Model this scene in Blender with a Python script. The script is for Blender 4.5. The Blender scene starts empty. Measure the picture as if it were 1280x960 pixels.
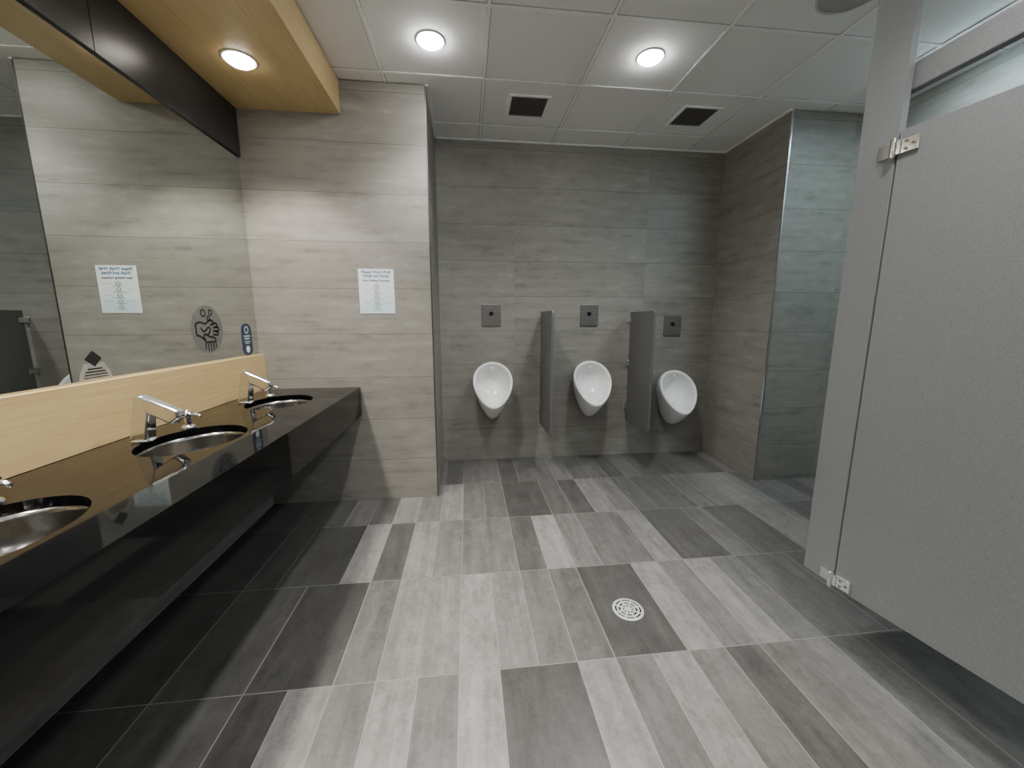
import bpy, bmesh, math, random
from mathutils import Vector, Matrix
random.seed(4)
C = bpy.context.scene.collection
H = 1.33          # eye height in metres
CEIL = 2.83

# ------------------------------------------------------------------ nodes
class NT:
    def __init__(s, name):
        s.mat = bpy.data.materials.new(name); s.mat.use_nodes = True
        s.t = s.mat.node_tree
        s.b = s.t.nodes["Principled BSDF"]
    def n(s, typ, **k):
        nd = s.t.nodes.new(typ)
        for a, v in k.items(): setattr(nd, a, v)
        return nd
    def put(s, sock, v):
        if isinstance(v, bpy.types.NodeSocket): s.t.links.new(v, sock)
        else: sock.default_value = v
    def m(s, op, a, b=0.0, c=0.0):
        nd = s.n('ShaderNodeMath', operation=op)
        s.put(nd.inputs[0], a); s.put(nd.inputs[1], b)
        if op in ('MULTIPLY_ADD',): s.put(nd.inputs[2], c)
        return nd.outputs[0]
    def comb(s, x, y, z):
        nd = s.n('ShaderNodeCombineXYZ')
        for i, v in enumerate((x, y, z)): s.put(nd.inputs[i], v)
        return nd.outputs[0]
    def pos(s):
        g = s.n('ShaderNodeNewGeometry'); sp = s.n('ShaderNodeSeparateXYZ')
        s.t.links.new(g.outputs['Position'], sp.inputs[0]); return sp.outputs
    def noise(s, vec, scale, detail=4, rough=.55):
        nd = s.n('ShaderNodeTexNoise'); s.put(nd.inputs['Vector'], vec)
        nd.inputs['Scale'].default_value = scale; nd.inputs['Detail'].default_value = detail
        nd.inputs['Roughness'].default_value = rough
        return nd.outputs['Fac']
    def ramp(s, fac, stops):
        nd = s.n('ShaderNodeValToRGB'); s.put(nd.inputs[0], fac)
        e = nd.color_ramp.elements
        while len(e) < len(stops): e.new(.5)
        for i, (p, c) in enumerate(stops):
            e[i].position = p; e[i].color = (*c, 1)
        return nd.outputs[0]
    def mix(s, fac, a, b, typ='MIX'):
        nd = s.n('ShaderNodeMix', data_type='RGBA', blend_type=typ)
        s.put(nd.inputs[0], fac)
        s.put(nd.inputs[6], a if isinstance(a, bpy.types.NodeSocket) else (*a, 1))
        s.put(nd.inputs[7], b if isinstance(b, bpy.types.NodeSocket) else (*b, 1))
        return nd.outputs[2]
    def bump(s, h, strength=.2, dist=.002):
        nd = s.n('ShaderNodeBump'); s.put(nd.inputs['Height'], h)
        nd.inputs['Strength'].default_value = strength; nd.inputs['Distance'].default_value = dist
        s.t.links.new(nd.outputs[0], s.b.inputs['Normal'])
    def base(s, v): s.put(s.b.inputs['Base Color'], v if isinstance(v, bpy.types.NodeSocket) else (*v, 1))

def simple(name, col, rough=.5, metal=0.0, var=.06, scale=30, coat=0, spec=.5):
    t = NT(name); p = t.pos()
    f = t.noise(t.comb(p[0], p[1], p[2]), scale, 3)
    a = tuple(max(0, c*(1-var)) for c in col); b = tuple(min(1, c*(1+var)) for c in col)
    t.base(t.ramp(f, [(.3, a), (.7, b)]))
    t.b.inputs['Roughness'].default_value = rough
    t.b.inputs['Metallic'].default_value = metal
    t.b.inputs['Coat Weight'].default_value = coat
    t.b.inputs['Specular IOR Level'].default_value = spec
    return t.mat

def tile_wall(name, ax, off, gain=1.0, TW=1.23):
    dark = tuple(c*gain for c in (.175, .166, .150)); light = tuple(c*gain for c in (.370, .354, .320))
    t = NT(name); p = t.pos()
    TH = .3085
    u = t.m('DIVIDE', t.m('SUBTRACT', p[ax], off), TW); v = t.m('DIVIDE', p[2], TH)
    fu, fv = t.m('FRACT', u), t.m('FRACT', v)
    du = t.m('MULTIPLY', t.m('MINIMUM', fu, t.m('SUBTRACT', 1.0, fu)), TW)
    dv = t.m('MULTIPLY', t.m('MINIMUM', fv, t.m('SUBTRACT', 1.0, fv)), TH)
    g = t.m('MAXIMUM', t.m('MULTIPLY', t.m('LESS_THAN', du, .001), .5), t.m('LESS_THAN', dv, .0017))
    wn = t.n('ShaderNodeTexWhiteNoise', noise_dimensions='3D')
    t.put(wn.inputs['Vector'], t.comb(t.m('FLOOR', u), t.m('FLOOR', v), float(ax)+3))
    r = wn.outputs['Value']
    streak = t.noise(t.comb(t.m('ADD', t.m('MULTIPLY', p[ax], 1.3), t.m('MULTIPLY', r, 40.0)), t.m('MULTIPLY', p[2], 12.0), t.m('MULTIPLY', r, 9.0)), 1.7, 6, .6)
    blotch = t.noise(t.comb(t.m('ADD', t.m('MULTIPLY', p[ax], 3.0), t.m('MULTIPLY', r, 17.0)), t.m('MULTIPLY', p[2], 6.5), r), 2.0, 9, .7)
    fac = t.m('ADD', t.m('MULTIPLY', streak, .48), t.m('MULTIPLY', blotch, .52))
    mid = tuple((a+b)/2 for a, b in zip(dark, light))
    col = t.ramp(fac, [(.33, dark), (.46, tuple(c*.95 for c in mid)), (.55, tuple(c*1.05 for c in mid)), (.68, light)])
    k = t.m('ADD', t.m('MULTIPLY', r, .16), .92)
    col = t.mix(1.0, col, t.comb(k, k, k), 'MULTIPLY')
    col = t.mix(g, col, tuple(c*.78 for c in dark))
    t.base(col)
    t.put(t.b.inputs['Roughness'], t.m('ADD', t.m('MULTIPLY', streak, .2), .38))
    t.bump(fac, .12, .0008)
    return t.mat

def floor_mat():
    t = NT("floor_tile_stone"); p = t.pos()
    a = t.n('ShaderNodeAttribute', attribute_name='tone'); b = t.n('ShaderNodeAttribute', attribute_name='seed')
    tone, seed = a.outputs['Fac'], b.outputs['Fac']
    st = t.noise(t.comb(t.m('ADD', t.m('MULTIPLY', p[0], 17.0), t.m('MULTIPLY', seed, 90.0)), t.m('MULTIPLY', p[1], 1.5), t.m('MULTIPLY', seed, 13.0)), 1.3, 7, .62)
    bl = t.noise(t.comb(t.m('ADD', t.m('MULTIPLY', p[0], 6.0), t.m('MULTIPLY', seed, 31.0)), t.m('MULTIPLY', p[1], 3.6), seed), 2.4, 9, .74)
    fine = t.noise(t.comb(p[0], p[1], seed), 60, 4, .7)
    f = t.m('ADD', t.m('ADD', t.m('MULTIPLY', st, .5), t.m('MULTIPLY', bl, .6)), t.m('MULTIPLY', fine, .3))
    k = t.m('MULTIPLY', t.m('ADD', t.m('MULTIPLY', t.m('SUBTRACT', f, .70), 2.3), 1.0), tone)
    k = t.m('MAXIMUM', k, .02)
    col = t.mix(1.0, t.comb(k, k, k), (1.0, .975, .932), 'MULTIPLY')
    t.base(col)
    t.put(t.b.inputs['Roughness'], t.m('ADD', t.m('MULTIPLY', bl, .25), .22))
    t.bump(f, .12, .001)
    return t.mat

def wood(name, ax_long=1):
    t = NT(name); p = t.pos()
    sc = [85.0, 85.0, 85.0]; sc[ax_long] = 2.2
    v = t.comb(*[t.m('MULTIPLY', p[i], sc[i]) for i in range(3)])
    f = t.noise(v, 1.5, 5, .55)
    sc2 = [7.0, 7.0, 7.0]; sc2[ax_long] = .9
    f2 = t.noise(t.comb(*[t.m('MULTIPLY', p[i], sc2[i]) for i in range(3)]), 1.5, 3)
    ff = t.m('ADD', t.m('MULTIPLY', f, .65), t.m('MULTIPLY', f2, .35))
    t.base(t.ramp(ff, [(.32, (.47, .325, .145)), (.5, (.55, .395, .19)), (.68, (.63, .47, .245))]))
    t.b.inputs['Roughness'].default_value = .34
    return t.mat

def emis(name, col, s):
    t = NT(name); t.base((.9, .9, .9))
    p = t.pos(); f = t.noise(t.comb(*p), 5)
    t.b.inputs['Emission Color'].default_value = (*col, 1)
    t.put(t.b.inputs['Emission Strength'], t.m('ADD', t.m('MULTIPLY', f, s*.05), s))
    return t.mat

M = {}
M['wallX'] = tile_wall("wall_tile_across_shaded", 0, .43, .86)  # gain lowered so the alcove's dimmer light is put into the tile colour
M['wallPier'] = tile_wall("wall_tile_pier_lit", 0, -1.445, .96)  # same tile, lighter gain: the pier's stronger lighting is painted into its colour
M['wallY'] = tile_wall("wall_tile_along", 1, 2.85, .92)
M['floor'] = floor_mat()
M['grout'] = simple("floor_grout", (.27, .262, .245), .8)
M['wood'] = wood("birch_veneer", 1)
t = NT("black_quartz"); p = t.pos(); f = t.noise(t.comb(*p), 420, 2)
t.base(t.ramp(f, [(.62, (.002, .002, .0025)), (.74, (.018, .018, .018))])); t.b.inputs['Roughness'].default_value = .045
t.b.inputs['IOR'].default_value = 1.36
M['black'] = t.mat
M['skirt'] = simple("black_laminate_skirt", (.003, .003, .0032), .7, spec=.1)
t = NT("mirror_glass"); p = t.pos(); f = t.noise(t.comb(*p), 2)
t.base(t.ramp(f, [(.3, (.66, .69, .65)), (.7, (.68, .71, .67))])); t.b.inputs['Metallic'].default_value = 1; t.b.inputs['Roughness'].default_value = .0
M['mirror'] = t.mat
M['darkpanel'] = simple("dark_glossy_panel", (.028, .028, .029), .3, spec=.35)
M['ceil'] = simple("ceiling_tile_mineral", (.90, .90, .89), .9, 0, .04, 260)
M['bar'] = simple("ceiling_grid_enamel", (.96, .96, .95), .5)
M['grid_shade'] = simple("ceiling_grid_painted_shadow", (.40, .40, .39), .9)  # darker strips beside the grid bars, their fine shadow painted as colour
M['chrome'] = simple("polished_chrome", (.84, .86, .88), .12, 1, .02)
M['steel'] = simple("brushed_steel", (.30, .292, .28), .2, 1, .18, 80)
M['drainsteel'] = simple("satin_bright_steel", (.72, .72, .71), .42, .55, .05, 80)
M['steeldark'] = simple("satin_steel_plate", (.24, .236, .225), .38, .8, .08, 80)
M['porcelain'] = simple("white_porcelain", (.87, .87, .865), .1, 0, .01)
t = NT("grey_speckled_laminate"); p = t.pos(); f = t.noise(t.comb(*p), 330, 3)
t.base(t.ramp(f, [(.38, (.165, .171, .176)), (.62, (.222, .229, .235))])); t.b.inputs['Roughness'].default_value = .45
M['laminate'] = t.mat
M['privacy'] = simple("grey_phenolic", (.118, .117, .115), .45, 0, .08, 120)
M['trim'] = simple("aluminium_edge_trim", (.62, .62, .62), .25, 1, .03)
M['trimdark'] = simple("dark_edge_trim", (.14, .14, .14), .35, 1, .03)
M['vent'] = simple("vent_grille_grey", (.14, .135, .128), .7)
M['ventback'] = simple("vent_cavity", (.03, .029, .027), .8)
M['white'] = simple("white_enamel", (.88, .88, .87), .4)
M['paper'] = simple("laminated_paper", (.78, .84, .87), .25, 0, .02)
M['paleblue'] = simple("pale_blue_print", (.62, .76, .82), .3, 0, .02)
M['navy'] = simple("navy_ink", (.03, .06, .16), .5)
M['blue'] = simple("blue_ink", (.05, .16, .34), .5)
M['inkgrey'] = simple("grey_ink", (.26, .33, .38), .5)
M['sticker'] = simple("frosted_grey_vinyl", (.12, .123, .113), .5)
M['sticker2'] = simple("pale_grey_vinyl", (.24, .25, .23), .5)
M['inkblack'] = simple("black_ink", (.004, .004, .004), .6)
M['tagnavy'] = simple("navy_plastic", (.012, .03, .07), .3)
M['tagwhite'] = simple("white_ink", (.7, .74, .78), .5)
M['lampw'] = emis("warm_lamp_lens", (1, .93, .82), 20)
M['lampc'] = emis("neutral_lamp_lens", (1, .99, .96), 105)
M['lampcool'] = emis("cool_tube_lens", (.68, .90, 1), 60)
M['black_plastic'] = simple("black_plastic", (.01, .01, .01), .2)

# ------------------------------------------------------------------ mesh helpers
def obj(name, verts, faces, mats, loc=(0, 0, 0), parent=None, smooth=False, bevel=0, seg=2, mi=None):
    me = bpy.data.meshes.new(name); me.from_pydata([tuple(v) for v in verts], [], faces)
    for m in (mats if isinstance(mats, (list, tuple)) else [mats]): me.materials.append(m)
    if mi:
        for i, k in enumerate(mi): me.polygons[i].material_index = k
    bm = bmesh.new(); bm.from_mesh(me); bmesh.ops.recalc_face_normals(bm, faces=bm.faces); bm.to_mesh(me); bm.free()
    if smooth:
        for f in me.polygons: f.use_smooth = True
    o = bpy.data.objects.new(name, me); o.location = loc; C.objects.link(o)
    if parent: o.parent = parent
    if bevel:
        b = o.modifiers.new("Bevel", 'BEVEL'); b.width = bevel; b.segments = seg; b.limit_method = 'ANGLE'
    return o

BF = [(0, 1, 3, 2), (4, 6, 7, 5), (0, 4, 5, 1), (2, 3, 7, 6), (0, 2, 6, 4), (1, 5, 7, 3)]
def bv(x0, x1, y0, y1, z0, z1):
    return [(x, y, z) for x in (x0, x1) for y in (y0, y1) for z in (z0, z1)]
def box(name, x0, x1, y0, y1, z0, z1, mat, parent=None, bevel=0, off=(0, 0, 0), mi=None):
    c = Vector(((x0+x1)/2, (y0+y1)/2, (z0+z1)/2))
    vs = [Vector(v)-c for v in bv(x0, x1, y0, y1, z0, z1)]
    return obj(name, vs, BF, mat, c+Vector(off), parent, bevel=bevel, mi=mi)
def info(o, label, cat, group=None):
    o["label"] = label; o["category"] = cat
    if group: o["group"] = group
    return o
def struct(o, label=None):
    o["kind"] = "structure"
    if label: o["label"] = label
    return o
def empty(name, loc):
    o = bpy.data.objects.new(name, None); o.location = loc; o.empty_display_size = .1; C.objects.link(o); return o
def loft(loops, cap0=True, cap1=True, closed=True):
    vs = []; fs = []; n = len(loops[0])
    for l in loops: vs += l
    for i in range(len(loops)-1):
        for j in range(n if closed else n-1):
            a = i*n+j; b = i*n+(j+1) % n
            fs.append((a, b, b+n, a+n))
    if cap0: fs.append(tuple(range(n))[::-1])
    if cap1: fs.append(tuple(range((len(loops)-1)*n, len(loops)*n)))
    return vs, fs
def ring(cx, cy, cz, rx, ry, n=48, axis='z'):
    out = []
    for i in range(n):
        a = 2*math.pi*i/n; c, s = math.cos(a), math.sin(a)
        if axis == 'z': out.append((cx+rx*c, cy+ry*s, cz))
        elif axis == 'y': out.append((cx+rx*c, cy, cz+ry*s))
        else: out.append((cx, cy+rx*c, cz+ry*s))
    return out
def lathe(name, prof, mat, parent=None, loc=(0, 0, 0), n=40, axis='z', cap0=True, cap1=True):
    L = []
    for r, h in prof:
        if axis == 'z': L.append(ring(0, 0, h, r, r, n))
        elif axis == 'y': L.append(ring(0, h, 0, r, r, n, 'y'))
        else: L.append(ring(h, 0, 0, r, r, n, 'x'))
    v, f = loft(L, cap0, cap1)
    o = obj(name, v, f, mat, loc, parent, smooth=True)
    e = o.modifiers.new("es", 'EDGE_SPLIT'); e.split_angle = math.radians(40)
    return o
def multibox(name, boxes, mat, loc=(0, 0, 0), parent=None, bevel=0, mi=None):
    vs = []; fs = []
    for b in boxes:
        k = len(vs); vs += bv(*b); fs += [tuple(i+k for i in f) for f in BF]
    return obj(name, vs, fs, mat, loc, parent, bevel=bevel, mi=mi)
def dup(root, loc):
    r = root.copy(); r.location = loc; C.objects.link(r)
    def rec(src, dst):
        for ch in src.children:
            c = ch.copy(); c.parent = dst; C.objects.link(c); rec(ch, c)
    rec(root, r); return r
def ribbon(pts, w, closed=False):
    n = len(pts); L = []
    for i in range(n):
        p = Vector(pts[i])
        a = Vector(pts[(i-1) % n]) if (closed or i > 0) else p
        b = Vector(pts[(i+1) % n]) if (closed or i < n-1) else p
        d = (b-a).normalized() if (b-a).length > 0 else Vector((1, 0))
        nrm = Vector((-d.y, d.x))*w/2
        L.append((p+nrm, p-nrm))
    vs = []; fs = []
    for a, b in L: vs += [a, b]
    for i in range(n if closed else n-1):
        j = (i+1) % n
        fs.append((2*i, 2*i+1, 2*j+1, 2*j))
    return vs, fs
def strokes(name, items, mat, parent, mapf):
    vs = []; fs = []
    for it in items:
        k = len(vs)
        if it[0] == 'poly':
            vs += [mapf(*p) for p in it[1]]; fs.append(tuple(range(k, k+len(it[1]))))
        else:
            v, f = ribbon(*it); vs += [mapf(p[0], p[1]) for p in v]; fs += [tuple(i+k for i in q) for q in f]
    me = bpy.data.meshes.new(name); me.from_pydata(vs, [], fs); me.materials.append(mat)
    o = bpy.data.objects.new(name, me); C.objects.link(o); o.parent = parent; return o
def text(name, s, size, mat, parent, loc, rot, bold=0.0, align='CENTER'):
    cu = bpy.data.curves.new(name, 'FONT'); cu.body = s; cu.size = size; cu.align_x = align; cu.align_y = 'CENTER'
    cu.offset = bold; cu.resolution_u = 3
    to = bpy.data.objects.new(name+"_tmp", cu); C.objects.link(to)
    dg = bpy.context.evaluated_depsgraph_get(); me = bpy.data.meshes.new_from_object(to.evaluated_get(dg))
    bpy.data.objects.remove(to); me.materials.clear(); me.materials.append(mat)
    o = bpy.data.objects.new(name, me); o.location = loc; o.rotation_euler = rot; C.objects.link(o); o.parent = parent
    return o
def arc(cx, cy, r, a0=0, a1=360, n=24, ry=None):
    ry = ry or r
    return [(cx+r*math.cos(math.radians(a0+(a1-a0)*i/n)), cy+ry*math.sin(math.radians(a0+(a1-a0)*i/n))) for i in range(n+1)]

# ------------------------------------------------------------------ room shell
XL, XR, YB, YP, YR = -1.43, 3.06, 3.605, 2.85, -2.0
XPL, XPR = -.245, 2.37
def wall(name, x0, x1, y0, y1, z0=0, z1=CEIL, mx='wallX'):
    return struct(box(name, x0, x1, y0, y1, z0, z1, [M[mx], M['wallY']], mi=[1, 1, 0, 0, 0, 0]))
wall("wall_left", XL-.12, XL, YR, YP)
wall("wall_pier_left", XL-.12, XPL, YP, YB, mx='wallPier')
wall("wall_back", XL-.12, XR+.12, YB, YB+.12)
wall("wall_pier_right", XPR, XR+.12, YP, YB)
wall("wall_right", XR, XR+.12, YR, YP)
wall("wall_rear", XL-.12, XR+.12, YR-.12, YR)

# floor
UX, X0 = .1543, -.054
UY, Y0 = .582, 1.302
D, MD, MM, ML, LL = .075, .10, .165, .21, .27  # low tones at row starts put the under-counter shade into tile colour
rows = {
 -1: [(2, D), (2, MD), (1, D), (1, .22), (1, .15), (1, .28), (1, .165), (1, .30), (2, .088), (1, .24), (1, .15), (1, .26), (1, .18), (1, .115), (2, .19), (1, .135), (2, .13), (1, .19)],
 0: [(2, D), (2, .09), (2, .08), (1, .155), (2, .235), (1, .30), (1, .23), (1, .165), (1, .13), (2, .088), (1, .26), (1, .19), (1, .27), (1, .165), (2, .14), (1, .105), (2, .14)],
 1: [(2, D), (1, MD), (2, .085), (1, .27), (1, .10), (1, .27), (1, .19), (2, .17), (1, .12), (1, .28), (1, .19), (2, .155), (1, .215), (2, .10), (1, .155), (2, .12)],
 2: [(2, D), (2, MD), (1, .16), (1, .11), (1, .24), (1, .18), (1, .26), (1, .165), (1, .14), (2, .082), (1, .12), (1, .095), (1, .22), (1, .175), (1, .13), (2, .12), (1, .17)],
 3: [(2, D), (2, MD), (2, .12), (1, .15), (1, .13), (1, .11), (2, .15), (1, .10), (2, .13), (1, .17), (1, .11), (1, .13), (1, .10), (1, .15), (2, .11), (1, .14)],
}
vs = []; fs = []; tones = []; seeds = []; mi = []
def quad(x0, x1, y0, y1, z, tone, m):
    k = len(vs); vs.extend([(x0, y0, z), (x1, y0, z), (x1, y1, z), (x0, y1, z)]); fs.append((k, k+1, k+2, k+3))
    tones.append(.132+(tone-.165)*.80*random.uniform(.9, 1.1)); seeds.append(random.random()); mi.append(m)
quad(XL, XR, YR, YB, -.0012, .2, 1)
G = .0020
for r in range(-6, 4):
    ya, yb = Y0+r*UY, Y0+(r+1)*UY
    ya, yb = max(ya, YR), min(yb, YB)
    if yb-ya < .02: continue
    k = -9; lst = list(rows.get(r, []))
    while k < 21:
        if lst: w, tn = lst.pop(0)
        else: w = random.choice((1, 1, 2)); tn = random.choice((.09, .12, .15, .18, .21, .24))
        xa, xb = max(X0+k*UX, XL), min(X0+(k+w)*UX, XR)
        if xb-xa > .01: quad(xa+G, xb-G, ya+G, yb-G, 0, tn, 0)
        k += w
me = bpy.data.meshes.new("floor"); me.from_pydata(vs, [], fs)
me.materials.append(M['floor']); me.materials.append(M['grout'])
for i, k in enumerate(mi): me.polygons[i].material_index = k
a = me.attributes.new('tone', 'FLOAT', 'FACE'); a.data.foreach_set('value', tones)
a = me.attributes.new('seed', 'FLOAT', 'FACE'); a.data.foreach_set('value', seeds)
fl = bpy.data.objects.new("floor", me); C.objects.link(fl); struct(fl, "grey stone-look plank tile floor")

# ceiling: slab + lay-in grid
GX = [.133+.628*k for k in range(-3, 6)]
GY = [2.744+.588*k for k in range(-9, 2)]
boxes = [(XL-.12, XR+.12, YR-.12, YB+.12, CEIL+.006, CEIL+.1)]; mm = [0]*6
for x in GX:
    if XL < x < XR:
        boxes.append((x-.0130, x+.0130, YR, YB, CEIL+.004, CEIL+.0062)); mm += [2]*6
        boxes.append((x-.009, x+.009, YR, YB, CEIL+.001, CEIL+.0061)); mm += [1]*6
for y in GY:
    if YR < y < YB:
        boxes.append((XL, XR, y-.0130, y+.0130, CEIL+.0041, CEIL+.0063)); mm += [2]*6
        boxes.append((XL, XR, y-.009, y+.009, CEIL+.0008, CEIL+.0064)); mm += [1]*6
boxes.append((XPL, XPR, YB-.02, YB, CEIL-.002, CEIL+.0064)); mm += [1]*6
boxes.append((XPL, XPL+.02, YP, YB, CEIL-.002, CEIL+.0064)); mm += [1]*6
boxes.append((XPR-.02, XPR, YP, YB, CEIL-.002, CEIL+.0064)); mm += [1]*6
struct(multibox("ceiling", boxes, [M['ceil'], M['bar'], M['grid_shade']], mi=mm), "suspended ceiling with lay-in tiles")

# soffit over vanity, dark band, edge trims
struct(box("ceiling_soffit", XL, -.783, YR, YP, 2.63, CEIL-.003, M['wood'], bevel=.003), "birch veneer soffit")
struct(multibox("trim_1", [(XL, XL+.022, YR, .62, 2.352, 2.63), (XL, XL+.022, .624, 1.86, 2.352, 2.63), (XL, XL+.022, 1.864, YP, 2.352, 2.63)], M['darkpanel']), "dark panel above the mirror")
struct(box("trim_2", XPL-.004, XPL+.003, YP-.003, YP+.004, 0, CEIL-.003, M['trimdark']), "metal edge trim")
struct(box("trim_3", XPR-.005, XPR+.006, YP-.005, YP+.006, 0, CEIL-.003, M['trim']), "metal edge trim")

# ------------------------------------------------------------------ mirror and backsplash
info(box("wall_mirror", XL+.001, XL+.008, YR+.01, YP-.002, 1.102, 2.35, M['mirror']), "long frameless wall mirror above the vanity", "mirror")
info(box("backsplash", XL+.001, -1.388, YR+.01, YP-.002, .8575, 1.10, M['wood'], bevel=.002), "light birch wood backsplash board behind the sinks", "backsplash")

# ------------------------------------------------------------------ vanity
SY = [2.38, 1.65, .92, .19]
SX = -1.10
vroot = empty("vanity_counter", (-1.1, .5, 0)); info(vroot, "long polished black stone vanity counter with slanted skirt", "counter")
def vl(x, y, z): return (x+1.1, y-.5, z)
XF = -.768
top = box("countertop", XL+.001, XF, YR+.01, YP-.002, .829, .857, M['black'])
for y in SY:
    v, f = loft([ring(SX, y, .80, .166, .213, 64), ring(SX, y, .90, .166, .213, 64)])
    cut = obj("cut", v, f, M['black'])
    md = top.modifiers.new("b", 'BOOLEAN'); md.object = cut; md.operation = 'DIFFERENCE'; md.solver = 'EXACT'
    bpy.context.view_layer.objects.active = top
    bpy.ops.object.modifier_apply(modifier="b")
    bpy.data.objects.remove(cut)
top.location = Vector(top.location)-Vector(vroot.location); top.parent = vroot
ap = box("front_apron", XF-.025, XF, YR+.01, YP-.002, .655, .829, M['black']); ap.location = Vector(ap.location)-Vector(vroot.location); ap.parent = vroot
pr = [(XF-.001, .655), (XF-.022, .655), (-1.385, .225), (-1.365, .21)]
L = [[vl(x, y, z) for x, z in pr] for y in (YR+.01, YP-.002)]
v, f = loft(L); obj("skirt_panel", v, f, M['skirt'], (0, 0, 0), vroot)["label"] = "slanted black laminate skirt panel"

# sinks
sroot = empty("sink", (SX, SY[0], .829))
info(sroot, "oval undermount brushed steel sink in black counter", "sink", "undermount sinks in the vanity")
pf = [(1.06, -.001), (1.0, -.002), (.985, -.02), (.96, -.06), (.88, -.10), (.72, -.13), (.48, -.146), (.2, -.152), (.1, -.154)]
v, f = loft([ring(0, 0, z, .168*s, .215*s, 64) for s, z in pf], False, True)
bowl = obj("basin", v, f, M['steel'], (0, 0, 0), sroot, smooth=True)
lathe("drain", [(.028, -.153), (.030, -.149), (.022, -.149), (.018, -.151), (.004, -.1505)], M['chrome'], sroot, n=32)["label"] = "chrome drain"
for y in SY[1:]: dup(sroot, (SX, y, .829))

# faucets
froot = empty("faucet", (-1.275, SY[0], .857))
info(froot, "angular chrome sensor faucet on black counter", "faucet", "chrome faucets on the vanity")
lathe("base_flange", [(.038, 0), (.039, .004), (.035, .008)], M['chrome'], froot, (-.012, 0, 0))
def prof(name, pts, w0, par, mat):
    L = [[(x, -w, z) for (x, z), w in zip(pts, w0)], [(x, w, z) for (x, z), w in zip(pts, w0)]]
    v, f = loft(L); o = obj(name, v, f, mat, (0, 0, 0), par, bevel=.010, seg=5, smooth=True); o.modifiers['Bevel'].harden_normals = True
    return o
prof("faucet_body", [(-.046, .003), (.018, .003), (.036, .118), (.016, .186), (-.014, .176)], [.028, .028, .024, .023, .023], froot, M['chrome'])
prof("spout", [(-.002, .189), (.018, .118), (.104, .064), (.140, .090), (.138, .120)], [.0225, .0235, .022, .022, .022], froot, M['chrome'])
lathe("aerator", [(.012, .068), (.012, .082)], M['steeldark'], froot, (.116, 0, 0), n=24)
lathe("sensor_window", [(.007, 0), (.007, .003)], M['black_plastic'], froot, (.0265, 0, .06), n=20, axis='x')
for y in SY[1:]: dup(froot, (-1.275, y, .857))

# soap dispensers
droot = empty("soap_dispenser", (-1.235, SY[0]+.17, .857))
info(droot, "small chrome deck soap dispenser beside the faucet", "soap dispenser", "soap dispensers on the vanity")
lathe("base_collar", [(.026, 0), (.027, .005), (.023, .013), (.014, .018), (.0125, .050), (.0125, .058)], M['chrome'], droot, n=32)
lathe("pump_head", [(.013, .050), (.018, .054), (.018, .067), (.011, .075), (.007, .082), (.002, .083)], M['chrome'], droot, n=32)
v, f = loft([ring(x, 0, z, r, r, 20, 'x') for x, z, r in [(0, .060, .009), (.03, .061, .008), (.045, .059, .0075), (.055, .053, .007)]])
obj("nozzle", v, f, M['chrome'], (0, 0, 0), droot, smooth=True)
v, f = loft([ring(0, y, .062, .007, .007, 16, 'y') for y in (-.030, .030)])
obj("lever_pin", v, f, M['chrome'], (0, 0, 0), droot, smooth=True)
for y in (SY[1]+.175, SY[2]+.17, SY[3]+.17): dup(droot, (-1.235, y, .857))

# ------------------------------------------------------------------ mirror stickers
XM = XL+.0082
def plate_poly(name, pts, mat, th, loc, parent=None):
    L = [[(0, a, b) for a, b in pts], [(th, a, b) for a, b in pts]]
    v, f = loft(L); return obj(name, v, f, mat, loc, parent)
s1 = plate_poly("hand_washing_sticker", arc(0, 0, .131, 0, 360, 64)[:-1], M['sticker'], .0006, (XM, 2.345, 1.279))
info(s1, "round grey hand washing pictogram sticker on the mirror", "sticker")
mp = lambda u, v: (.0012, u, v)
W = .0115
def sm(pts, it=2, closed=False):
    for _ in range(it):
        q = []
        n = len(pts)
        for i in range(n if closed else n-1):
            a, b = pts[i], pts[(i+1) % n]
            q += [(a[0]*.75+b[0]*.25, a[1]*.75+b[1]*.25), (a[0]*.25+b[0]*.75, a[1]*.25+b[1]*.75)]
        if not closed: q = [pts[0]]+q+[pts[-1]]
        pts = q
    return pts
items = [
 (arc(-.028, .088, .018), W*.75, False), (arc(.034, .092, .014), W*.75, False), (arc(.012, .060, .011), W*.75, False),
 (sm([(-.098, .030), (-.070, .040), (-.045, .036), (-.02, .028), (.012, .048), (.040, .050), (.052, .036), (.040, .026), (.020, .022)]), W, False),
 (sm([(.040, .030), (.075, .034), (.086, .020), (.070, .010), (.045, .010)]), W, False),
 (sm([(.060, .012), (.092, .010), (.094, -.008), (.072, -.012), (.040, -.010)]), W, False),
 (sm([(.060, -.012), (.086, -.018), (.082, -.034), (.058, -.032), (.035, -.030)]), W, False),
 (sm([(-.098, -.030), (-.080, -.032), (-.060, -.040), (-.045, -.052), (-.030, -.060)]), W, False),
 (sm([(-.060, .010), (-.045, -.012), (-.02, -.006), (.0, .012), (.02, .006), (.012, -.014), (-.01, -.034)]), W, False),
 (sm([(-.030, -.060), (-.046, -.036), (-.030, -.022), (-.010, -.034), (.010, -.042), (.040, -.044), (.058, -.058), (.052, -.074)]), W, False),
 ([(-.098, .030), (-.098, -.030)], W, False),
 ([(-.036, -.070), (.054, -.070)], W, False), ([(-.036, -.078), (-.036, -.108)], W*.8, False), ([(-.014, -.078), (-.014, -.120)], W*.8, False),
 ([(.009, -.078), (.009, -.122)], W*.8, False), ([(.032, -.078), (.032, -.116)], W*.8, False), ([(.054, -.078), (.054, -.104)], W*.8, False),
]
strokes("hand_pictogram", items, M['inkblack'], s1, mp)["label"] = "black line drawing of washing hands"
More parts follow.
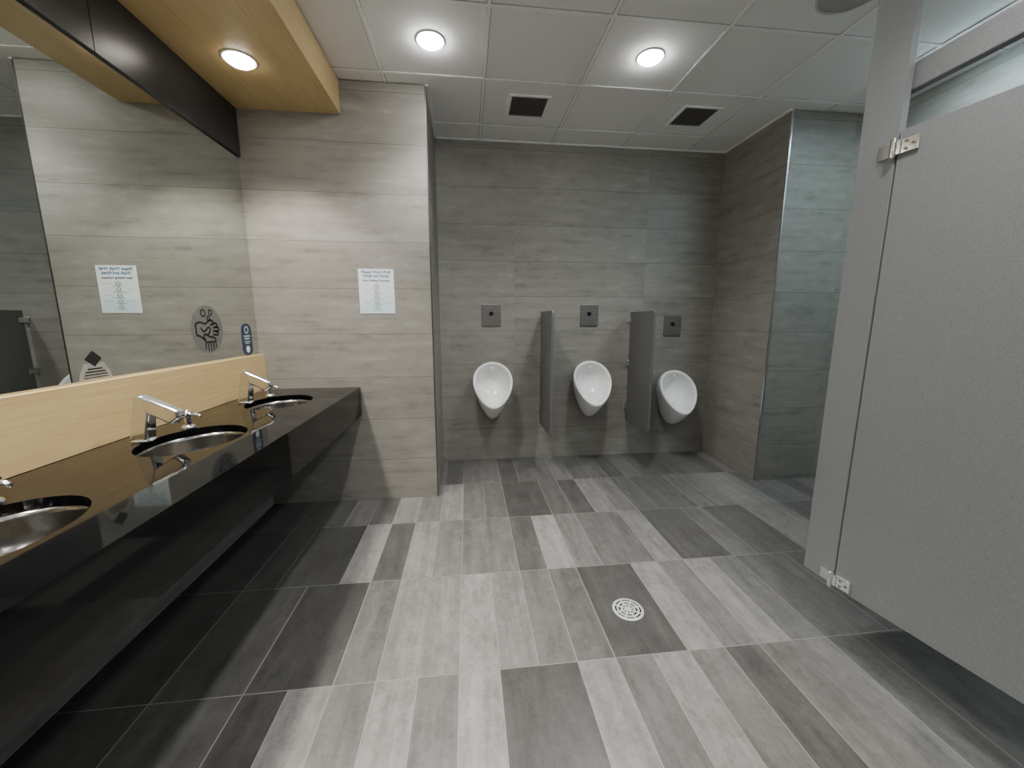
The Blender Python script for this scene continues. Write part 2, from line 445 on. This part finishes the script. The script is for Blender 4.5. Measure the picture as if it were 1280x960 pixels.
def rrect(w, h, r, n=6):
    P = []
    for cx, cy, a in ((w-r, h-r, 0), (-w+r, h-r, 90), (-w+r, -h+r, 180), (w-r, -h+r, 270)):
        P += arc(cx, cy, r, a, a+90, n)
    return P
s2 = plate_poly("navy_tag", rrect(.058, .102, .045), M['tagnavy'], .0008, (XM, 2.72, 1.205))
info(s2, "navy rounded tag sticker with white marks on the mirror", "sticker")
strokes("tag_marks", [(arc(0, .062, .020), .006, False), ('poly', arc(0, -.062, .022)[:-1]), ([(-.036, .022), (.036, .022)], .007, False),
   ([(-.030, .006), (.030, .006)], .007, False), ([(-.034, -.012), (.034, -.012)], .004, False), ([(-.026, -.023), (.026, -.023)], .004, False)], M['tagwhite'], s2, mp)
s3 = plate_poly("reminder_sticker", [(-.068, -.045), (.068, -.045), (.062, -.020), (.040, .016), (-.040, .016), (-.062, -.020)], M['sticker2'], .0006, (XM, 1.655, 1.152))
info(s3, "small pale grey sticker with black diamond on mirror", "sticker")
strokes("sticker_print", [('poly', [(0, .062), (.034, .032), (0, .002), (-.034, .032)]), ([(-.030, -.006), (.030, -.006)], .005, False),
   ([(-.042, -.017), (.042, -.017)], .005, False), ([(-.048, -.028), (.048, -.028)], .004, False), ([(-.05, -.038), (.05, -.038)], .003, False)], M['inkblack'], s3, mp)

# ------------------------------------------------------------------ paper notice on the pier
PX, PZ = -.617, 1.525
s4 = box("hand_washing_notice", PX-.118, PX+.118, YP-.0025, YP-.0005, PZ-.150, PZ+.150, M['paper'])
info(s4, "laminated pale blue hand washing notice taped to tiled wall", "poster")
R = (math.radians(90), 0, 0)
text("notice_title", "Please Wash Well\nWash and Rinse", .0265, M['blue'], s4, (0, -.0016, .116), R, .0007)
text("notice_subtitle", "Hand Washing Technique", .0175, M['navy'], s4, (0, -.0016, .072), R, .0005)
strokes("notice_band", [('poly', [(-.108, -.142), (.108, -.142), (.108, -.065), (-.108, -.065)])], M['paleblue'], s4, lambda u, v: (u, -.0014, v))
it = []
for k in range(5):
    z = .040-k*.037
    it += [(sm([(-.016, z-.010), (-.010, z+.006), (.004, z+.009), (.016, z), (.012, z-.012), (-.002, z-.015)], 2, True), .004, True), ([(-.012, z-.003), (.012, z-.005)], .003, False)]
    it += [([(-.030-.010*(k % 2), z-.020), (.030+.008*(k % 3), z-.020)], .003, False)]
    if k in (1, 3): it += [([(-.085, z-.004), (-.045, z-.004)], .002, False)]
    if k in (0, 2, 3): it += [([(.045, z-.004), (.085, z-.004)], .002, False)]
strokes("notice_print", it, M['inkgrey'], s4, lambda u, v: (u, -.0018, v))

# ------------------------------------------------------------------ urinals
def rimloop(s, nrm):
    out = []; n = 56
    for i in range(n):
        a = 2*math.pi*i/n; c, q = math.cos(a), math.sin(a)
        x = .176*s*c*(1+.18*q-.05*q*q)
        out.append((x, -.195+.130*q*s - .84*nrm, .340+.192*q*s + .54*nrm))
    return out
def wallloop():
    out = []
    for i in range(56):
        a = 2*math.pi*i/56; c, q = math.cos(a), math.sin(a)
        out.append((.120*c*(1+.35*q), 0, .255+.26*q))
    return out
A, B = wallloop(), rimloop(1, 0)
loops = [A]
for t_ in (.12, .28, .45, .62, .78, .9):
    bul = math.sin(math.pi*t_)
    L = []
    for pa, pb, i in zip(A, B, range(56)):
        q = math.sin(2*math.pi*i/56)
        lo = max(0, -q)
        x = pa[0]+(pb[0]-pa[0])*t_**.7
        y = pa[1]+(pb[1]-pa[1])*t_
        z = pa[2]+(pb[2]-pa[2])*(t_**(1+.9*lo))
        x *= 1+.05*bul
        L.append((x, y, z-.01*bul*lo))
    loops.append(L)
loops += [B, rimloop(.985, .009), rimloop(.94, .014), rimloop(.885, .010), rimloop(.855, -.003), rimloop(.83, -.03), rimloop(.77, -.075), rimloop(.66, -.115), rimloop(.48, -.142), rimloop(.25, -.155), rimloop(.08, -.158)]
uroot = empty("urinal", (.218, YB, .42))
info(uroot, "white porcelain egg-shaped wall-hung urinal on grey tile", "urinal", "wall-hung urinals")
v, f = loft(loops); ub = obj("urinal_bowl", v, f, M['porcelain'], (0, -.001, 0), uroot, smooth=True)
sd = ub.modifiers.new("s", 'SUBSURF'); sd.levels = 1; sd.render_levels = 1
o = lathe("drain_strainer", [(.020, 0), (.020, .003), (.005, .004)], M['drainsteel'], uroot, (0, -.105, .200), n=24); o.rotation_euler = (math.radians(48), 0, 0)
o = lathe("spray_nozzle", [(.012, -.004), (.011, .004), (.005, .006)], M['porcelain'], uroot, (0, -.086, .478), n=24); o.rotation_euler = (math.radians(75), 0, 0)
dup(uroot, (1.134, YB, .42))
u3 = dup(uroot, (1.972, YB, .32)); u3["label"] = "lower-mounted white porcelain egg-shaped urinal on grey tile"

# flush sensor plates
proot = empty("flush_sensor_plate", (.218, YB, 1.374))
info(proot, "satin steel flush sensor plate on tile above urinal", "flush plate", "flush sensor plates")
box("cover_plate", -.086, .086, -.012, -.001, -.1, .1, M['steeldark'], proot, bevel=.006)
lathe("sensor_eye", [(.020, -.014), (.020, -.0125)], M['black_plastic'], proot, (0, 0, .012), n=28, axis='y')
for xx in (-.07, .07):
    lathe("screw", [(.005, -.0135), (.005, -.012)], M['chrome'], proot, (xx, 0, .0), n=14, axis='y')
dup(proot, (1.134, YB, 1.374)); dup(proot, (1.964, YB, 1.277))

# privacy screens
scroot = empty("privacy_screen", (.68, YB, .36))
info(scroot, "grey wall-mounted privacy screen between urinals", "privacy screen", "urinal privacy screens")
P = []
Lx, Hh, rr = .475, 1.045, .022
for cx, cy, a in ((-.035-rr*.3, Hh-rr*.3, 0), (-.035-Lx+rr, Hh-rr, 90), (-.035-Lx+rr, rr, 180), (-.035-rr*.3, rr*.3, 270)):
    rad = rr if cx < -.2 else rr*.3
    P += arc(cx, cy, rad, a, a+90, 6)
L = [[(x, a_, b_) for a_, b_ in P] for x in (-.010, .010)]
v, f = loft(L); obj("screen_panel", v, f, M['privacy'], (0, 0, 0), scroot, bevel=.002)
for z in (.14, .56, .97):
    o = multibox("wall_bracket", [(-.024, .024, -.006, -.001, z-.024, z+.024), (-.019, -.0102, -.080, -.004, z-.020, z+.020), (.0102, .019, -.080, -.004, z-.020, z+.020)], M['chrome'], (0, 0, 0), scroot, bevel=.0015)
dup(scroot, (1.535, YB, .36))

# ------------------------------------------------------------------ floor drain
fd = empty("floor_drain", (.719, 1.548, 0)); info(fd, "round chrome floor drain with concentric slots in tile", "floor drain")
lathe("drain_frame", [(.071, .0005), (.071, .003), (.066, .004), (.059, .004), (.059, .0012)], M['drainsteel'], fd, n=56, cap0=False, cap1=False)
lathe("drain_well", [(.061, .0008), (.001, .0009)], M['black_plastic'], fd, n=48)
vs2 = []; fs2 = []
for r0, r1 in ((.042, .052), (.025, .034), (.0, .016)):
    n = 48; k = len(vs2)
    for rr_, z in ((max(r0, .0005), .0012), (max(r0, .0005), .004), (r1, .004), (r1, .0012)):
        vs2 += ring(0, 0, z, rr_, rr_, n)
    for i in range(3):
        for j in range(n):
            a = k+i*n+j; b = k+i*n+(j+1) % n; fs2.append((a, b, b+n, a+n))
for i in range(4):
    an = math.pi*i/4+.2
    k = len(vs2); c, s = math.cos(an), math.sin(an); w = .0038
    for rr_ in (-.059, .059):
        for ww in (-w, w):
            for z in (.0012, .0038): vs2.append((c*rr_-s*ww, s*rr_+c*ww, z))
    fs2 += [tuple(q+k for q in ff) for ff in BF]
obj("drain_grate", vs2, fs2, M['drainsteel'], (0, 0, 0), fd)

# ------------------------------------------------------------------ ceiling vents
def vent(loc):
    r = empty("ceiling_vent", loc); info(r, "square white-framed ceiling exhaust vent with dark grille", "vent", "ceiling exhaust vents")
    w, i = .146, .124
    multibox("vent_frame", [(-w, w, -w, -i, -.008, 0), (-w, w, i, w, -.008, 0), (-w, -i, -i, i, -.008, 0), (i, w, -i, i, -.008, 0)], M['ceil'], (0, 0, 0), r, bevel=.003)
    box("vent_cavity", -i, i, -i, i, -.0008, -.0002, M['ventback'], r)
    bx = []
    for k in range(13): 
        c = -i+.012+k*.0185
        bx.append((c-.0045, c+.0045, -i, i, -.007, -.004)); bx.append((-i, i, c-.002, c+.002, -.0042, -.0012))
    multibox("vent_grille", bx, M['vent'], (0, 0, 0), r)
    return r
v1 = vent((.457, 3.035, CEIL+.0055)); dup(v1, (1.712, 3.035, CEIL+.0055))

# ceiling speaker
sp = empty("ceiling_speaker", (1.80, 1.88, CEIL+.005)); info(sp, "round grey ceiling speaker grille", "speaker")
lathe("speaker_grille", [(.13, -.004), (.06, -.010), (.004, -.011)], simple("speaker_mesh", (.42, .42, .41), .6), sp, n=48)
lathe("speaker_rim", [(.140, 0), (.140, -.008), (.13, -.010), (.13, -.002)], simple("speaker_rim_enamel", (.55, .55, .54), .6), sp, n=48, cap0=False, cap1=False)

# ------------------------------------------------------------------ lights
def downlight(loc, lens, energy, col, label, group, size=130, blend=.55):
    r = empty("recessed_downlight", loc); info(r, label, "ceiling light", group)
    lathe("trim_ring", [(.079, 0), (.079, -.003), (.074, -.006), (.068, -.004), (.067, -.0015)], M['white'], r, n=48, cap0=False, cap1=False)
    lathe("lamp_lens", [(.067, -.002), (.064, -.012), (.050, -.022), (.004, -.027)], lens, r, n=40)
    ld = bpy.data.lights.new("lamp_beam", 'SPOT'); ld.energy = energy; ld.color = col; ld.spot_size = math.radians(size); ld.spot_blend = blend; ld.shadow_soft_size = .07
    lo = bpy.data.objects.new("lamp_beam", ld); lo.location = (0, 0, -.10); C.objects.link(lo); lo.parent = r
    return r
g1 = downlight((-.172, 2.435, CEIL+.006), M['lampc'], 78, (1, .995, .97), "round recessed downlight in ceiling tile, switched on", "ceiling tile downlights", 126, .9)
for x, y in ((1.084, 2.43), (-.172, .66), (1.084, .66), (-.172, -1.1), (1.084, -1.1)):
    dup(g1, (x, y, CEIL+.006))
g2 = downlight((-1.12, 2.35, 2.63), M['lampw'], 80, (1, .945, .85), "round recessed downlight in birch soffit, switched on", "soffit downlights", 112, .6)
for y in (1.62, .89, .16, -1.0): dup(g2, (-1.12, y, 2.63))
tb = empty("strip_light", (2.76, 1.4, CEIL)); info(tb, "cool white linear strip light along the wall above stalls", "ceiling light")
box("strip_housing", -.05, .05, -.92, .92, -.03, -.002, M['white'], tb)
box("strip_lens", -.04, .04, -.90, .90, -.038, -.031, M['lampcool'], tb)

# ------------------------------------------------------------------ toilet stall
ZB, ZT, XS = .262, 1.957, 1.455
pil = box("stall_pilaster", XS, XS+.026, 1.276, 1.412, ZB, CEIL-.004, M['laminate'], bevel=.002)
info(pil, "narrow grey laminate stall pilaster hung from the ceiling", "stall post", "stall pilasters")
p2 = box("stall_pilaster", XS, XS+.026, .12, .39, ZB, CEIL-.004, M['laminate'], bevel=.002)
info(p2, "wide grey laminate stall pilaster hung from the ceiling", "stall post", "stall pilasters")
info(box("stall_headrail", XS+.031, XS+.061, YR+.01, 1.40, 2.085, 2.17, M['laminate'], bevel=.004), "grey rail running across the top of the stall", "stall rail")
info(box("stall_partition", XS+.031, XR-.001, 1.378, 1.40, ZB, ZT, M['laminate'], bevel=.002), "grey laminate partition panel between stalls", "stall partition")
dr = empty("stall_door", (XS, 1.271, ZB)); info(dr, "grey laminate toilet stall door standing slightly ajar", "stall door")
dr.rotation_euler = (0, 0, math.radians(9.0))
multibox("door_panel", [(.001, .026, -.84, -.001, 0, ZT-ZB)], M['laminate'], (0, 0, 0), dr, bevel=.002)
def hinge(z, flip):
    r = empty("hinge", (0, 0, z)); r.parent = dr; r["label"] = "chrome hinge bracket"
    multibox("hinge_leaf", [(-.008, .0, -.062, -.004, -.024, .024), (-.012, -.004, -.014, .006, -.024, .024)], M['chrome'], (0, 0, 0), r, bevel=.003)
    o = multibox("hinge_leaf", [(-.008, -.0005, .014, .058, -.024, .024)], M['chrome'], (0, 0, 0), r, bevel=.003); o.rotation_euler = (0, 0, math.radians(-9.0))
    lathe("hinge_barrel", [(.003, -.034), (.010, -.030), (.010, .030), (.003, .034)], M['chrome'], r, (-.010, .007, 0), n=24)
    for yy, zz in ((-.048, 0), (-.028, .012), (-.028, -.012)):
        lathe("bolt", [(.005, -.011), (.0045, -.0078)], M['steeldark'], r, (0, yy, zz), n=14, axis='x')
hinge(ZT-ZB-.055, 0); hinge(.035, 1)

# ------------------------------------------------------------------ world + camera
w = bpy.data.worlds.new("World"); bpy.context.scene.world = w; w.use_nodes = True
w.node_tree.nodes['Background'].inputs[0].default_value = (.5, .5, .5, 1); w.node_tree.nodes['Background'].inputs[1].default_value = .2
cd = bpy.data.cameras.new("camera"); cd.sensor_width = 36; cd.lens = 487/1280*36; cd.clip_start = .02
cam = bpy.data.objects.new("camera", cd); C.objects.link(cam); cam.location = (0, 0, H)
cam.rotation_euler = (math.radians(90-9.33), 0, math.radians(-6.475))
bpy.context.scene.camera = cam
